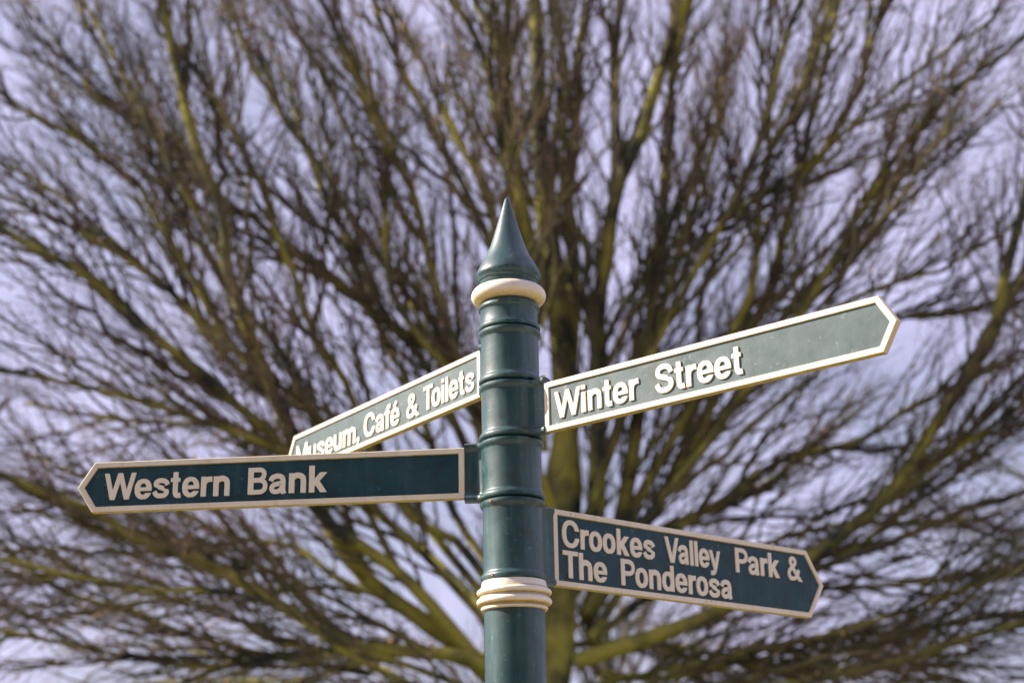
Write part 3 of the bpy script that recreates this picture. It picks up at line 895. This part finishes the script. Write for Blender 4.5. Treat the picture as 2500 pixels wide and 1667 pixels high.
# low spreading limbs that dip at their ends
for i in range(9):
    sd_ = -1 if i % 2 else 1
    a = random.uniform(-1.1, 1.1)
    L = random.uniform(4.2, 6.2)
    el = R_(random.uniform(-4, 22))
    z0 = random.uniform(2.3, 3.2)
    d = Vector((sd_ * math.cos(a) * math.cos(el), math.sin(a) * math.cos(el), math.sin(el)))
    pl = [Vector((0.08, 0, z0)) + d * (L * q) + Vector((0, 0, 0.5 * q - 0.75 * q * q)) + Vector((random.gauss(0, .1), random.gauss(0, .1), random.gauss(0, .08))) * (q > 0) for q in (0, .2, .4, .6, .8, 1)]
    add_limb([tuple(p) for p in pl], random.uniform(.03, .045), .010, 1.0, 0.12)

# short shoots that bristle from the fork
P0 = np.array([(0.02 + .13 * q, 0, 2.3 + 1.9 * q) for q in np.linspace(0, 1, 8)])[None]
B1 = grow(P0, np.full((1, 8), .28), 40, 0, 1, .5, 1.5, 40, 85, .012, 6, upb=.45, curl=.25)
B2 = grow(*B1, 8, .15, 1, .2, .5, 20, 55, .005, 4, upb=.1)
B3 = grow(*B2, 4, .2, 1, .08, .2, 20, 60, .0026, 3)
tubes('shoots', [(B1[0], B1[1], 5), (B2[0], B2[1], 3), (B3[0], B3[1], 3)], M['twig'], tree, 'stuff')

LP = np.concatenate(leaf_pts)
w3 = (np.sin(LP[:, 0] * 2.3 + 1.0) * np.sin(LP[:, 2] * 1.9 + LP[:, 1]) + np.sin(LP[:, 0] * 5.1) * .5 + np.sin(LP[:, 2] * 4.3 + 2) * .5)
left = np.clip((1.2 - LP[:, 0]) / 4, 0, 1)
keep = RNG.random(len(LP)) < np.clip(0.12 + 0.32 * w3 * left, 0.03, .75) * 0.6
leaf_cloud('dry_leaves', LP[keep] + RNG.normal(size=(keep.sum(), 3)) * .02, .038, M['leaf'], tree)


# ---- trees further back
def back_tree(name, x, y, h, label, nl, spread, seed, dens=.7):
    rs = random.Random(seed)
    t = link(bpy.data.objects.new(name, None))
    t.location = (x, y, 0)
    tag(t, label, 'tree')
    top = h * .55
    trunk_mesh('trunk', [(0, 0, -.05), (.03, 0, h * .12), (-.05, .05, h * .3), (.05, 0, top), (.1, 0, h * .8)], [.34, .24, .2, .15, .03], M['bark_far'], t, 14)
    for i in range(nl):
        a = 2 * math.pi * (i * .618 + rs.random() * .15)
        q = (i + .5) / nl
        z0 = h * (.16 + .5 * q)
        el = R_(rs.uniform(15, 45) + 25 * q)
        L = spread * rs.uniform(.7, 1.15) * (1 - .35 * q)
        d = Vector((math.cos(a) * math.cos(el), math.sin(a) * math.cos(el), math.sin(el)))
        pl = [Vector((0, 0, z0)) + d * (L * s) + Vector((0, 0, .8 * s * s)) + Vector((rs.gauss(0, .14), rs.gauss(0, .14), rs.gauss(0, .1))) * (s > 0) for s in (0, .2, .4, .6, .8, 1)]
        add_limb([tuple(p) for p in pl], .07, .014, dens, 0.05, t, 'bark_far', 'twig', False, False)

back_tree('ash_tree', 9.0, 16.0, 13, 'slender bare grey tree behind the tip of the Winter Street arm', 20, 5.0, 3)
back_tree('lime_tree', -9.8, 17.0, 10, 'bare grey tree in the distance behind the tip of the Western Bank arm', 20, 5.0, 5)
back_tree('thorn_tree', 1.5, 24.0, 7.5, 'low bare tree far behind the foot of the mossy fanning tree', 18, 5.0, 9)
# ---- unseen evergreens, added to be mirrored as the dark middle of the glossy post
def evergreen(x, y, h, seed):
    rs = np.random.default_rng(seed)
    t = link(bpy.data.objects.new('unseen_evergreen_tree', None))
    t.location = (x, y, 0)
    tag(t, 'unseen dark evergreen tree, added behind the camera to darken the reflection in the post', 'tree', 'unseen evergreens added for reflection')
    trunk_mesh('trunk', [(0, 0, -.05), (.02, 0, h * .3), (0, .03, h * .6), (0, 0, h * .95)], [.22, .17, .1, .02], M['bark_far'], t, 12)
    n = 8000
    q = rs.random(n) ** .8
    a = rs.random(n) * 2 * np.pi
    r = (.35 + 2.3 * (1 - q) ** .7) * np.sqrt(rs.random(n)) * (1 + .22 * np.sin(a * 5 + q * 17))
    leaf_cloud('foliage', np.stack([r * np.cos(a), r * np.sin(a), .6 + q * (h - .6)], 1), .34, M['evergreen'], t)
for i, (x, y, h) in enumerate([(-8.2, -11.4, 11.6), (-4.2, -12.6, 12.8), (-.2, -12.0, 12.2), (3.8, -12.9, 13.0), (7.8, -11.6, 11.4)]):
    evergreen(x, y, h, 40 + i)
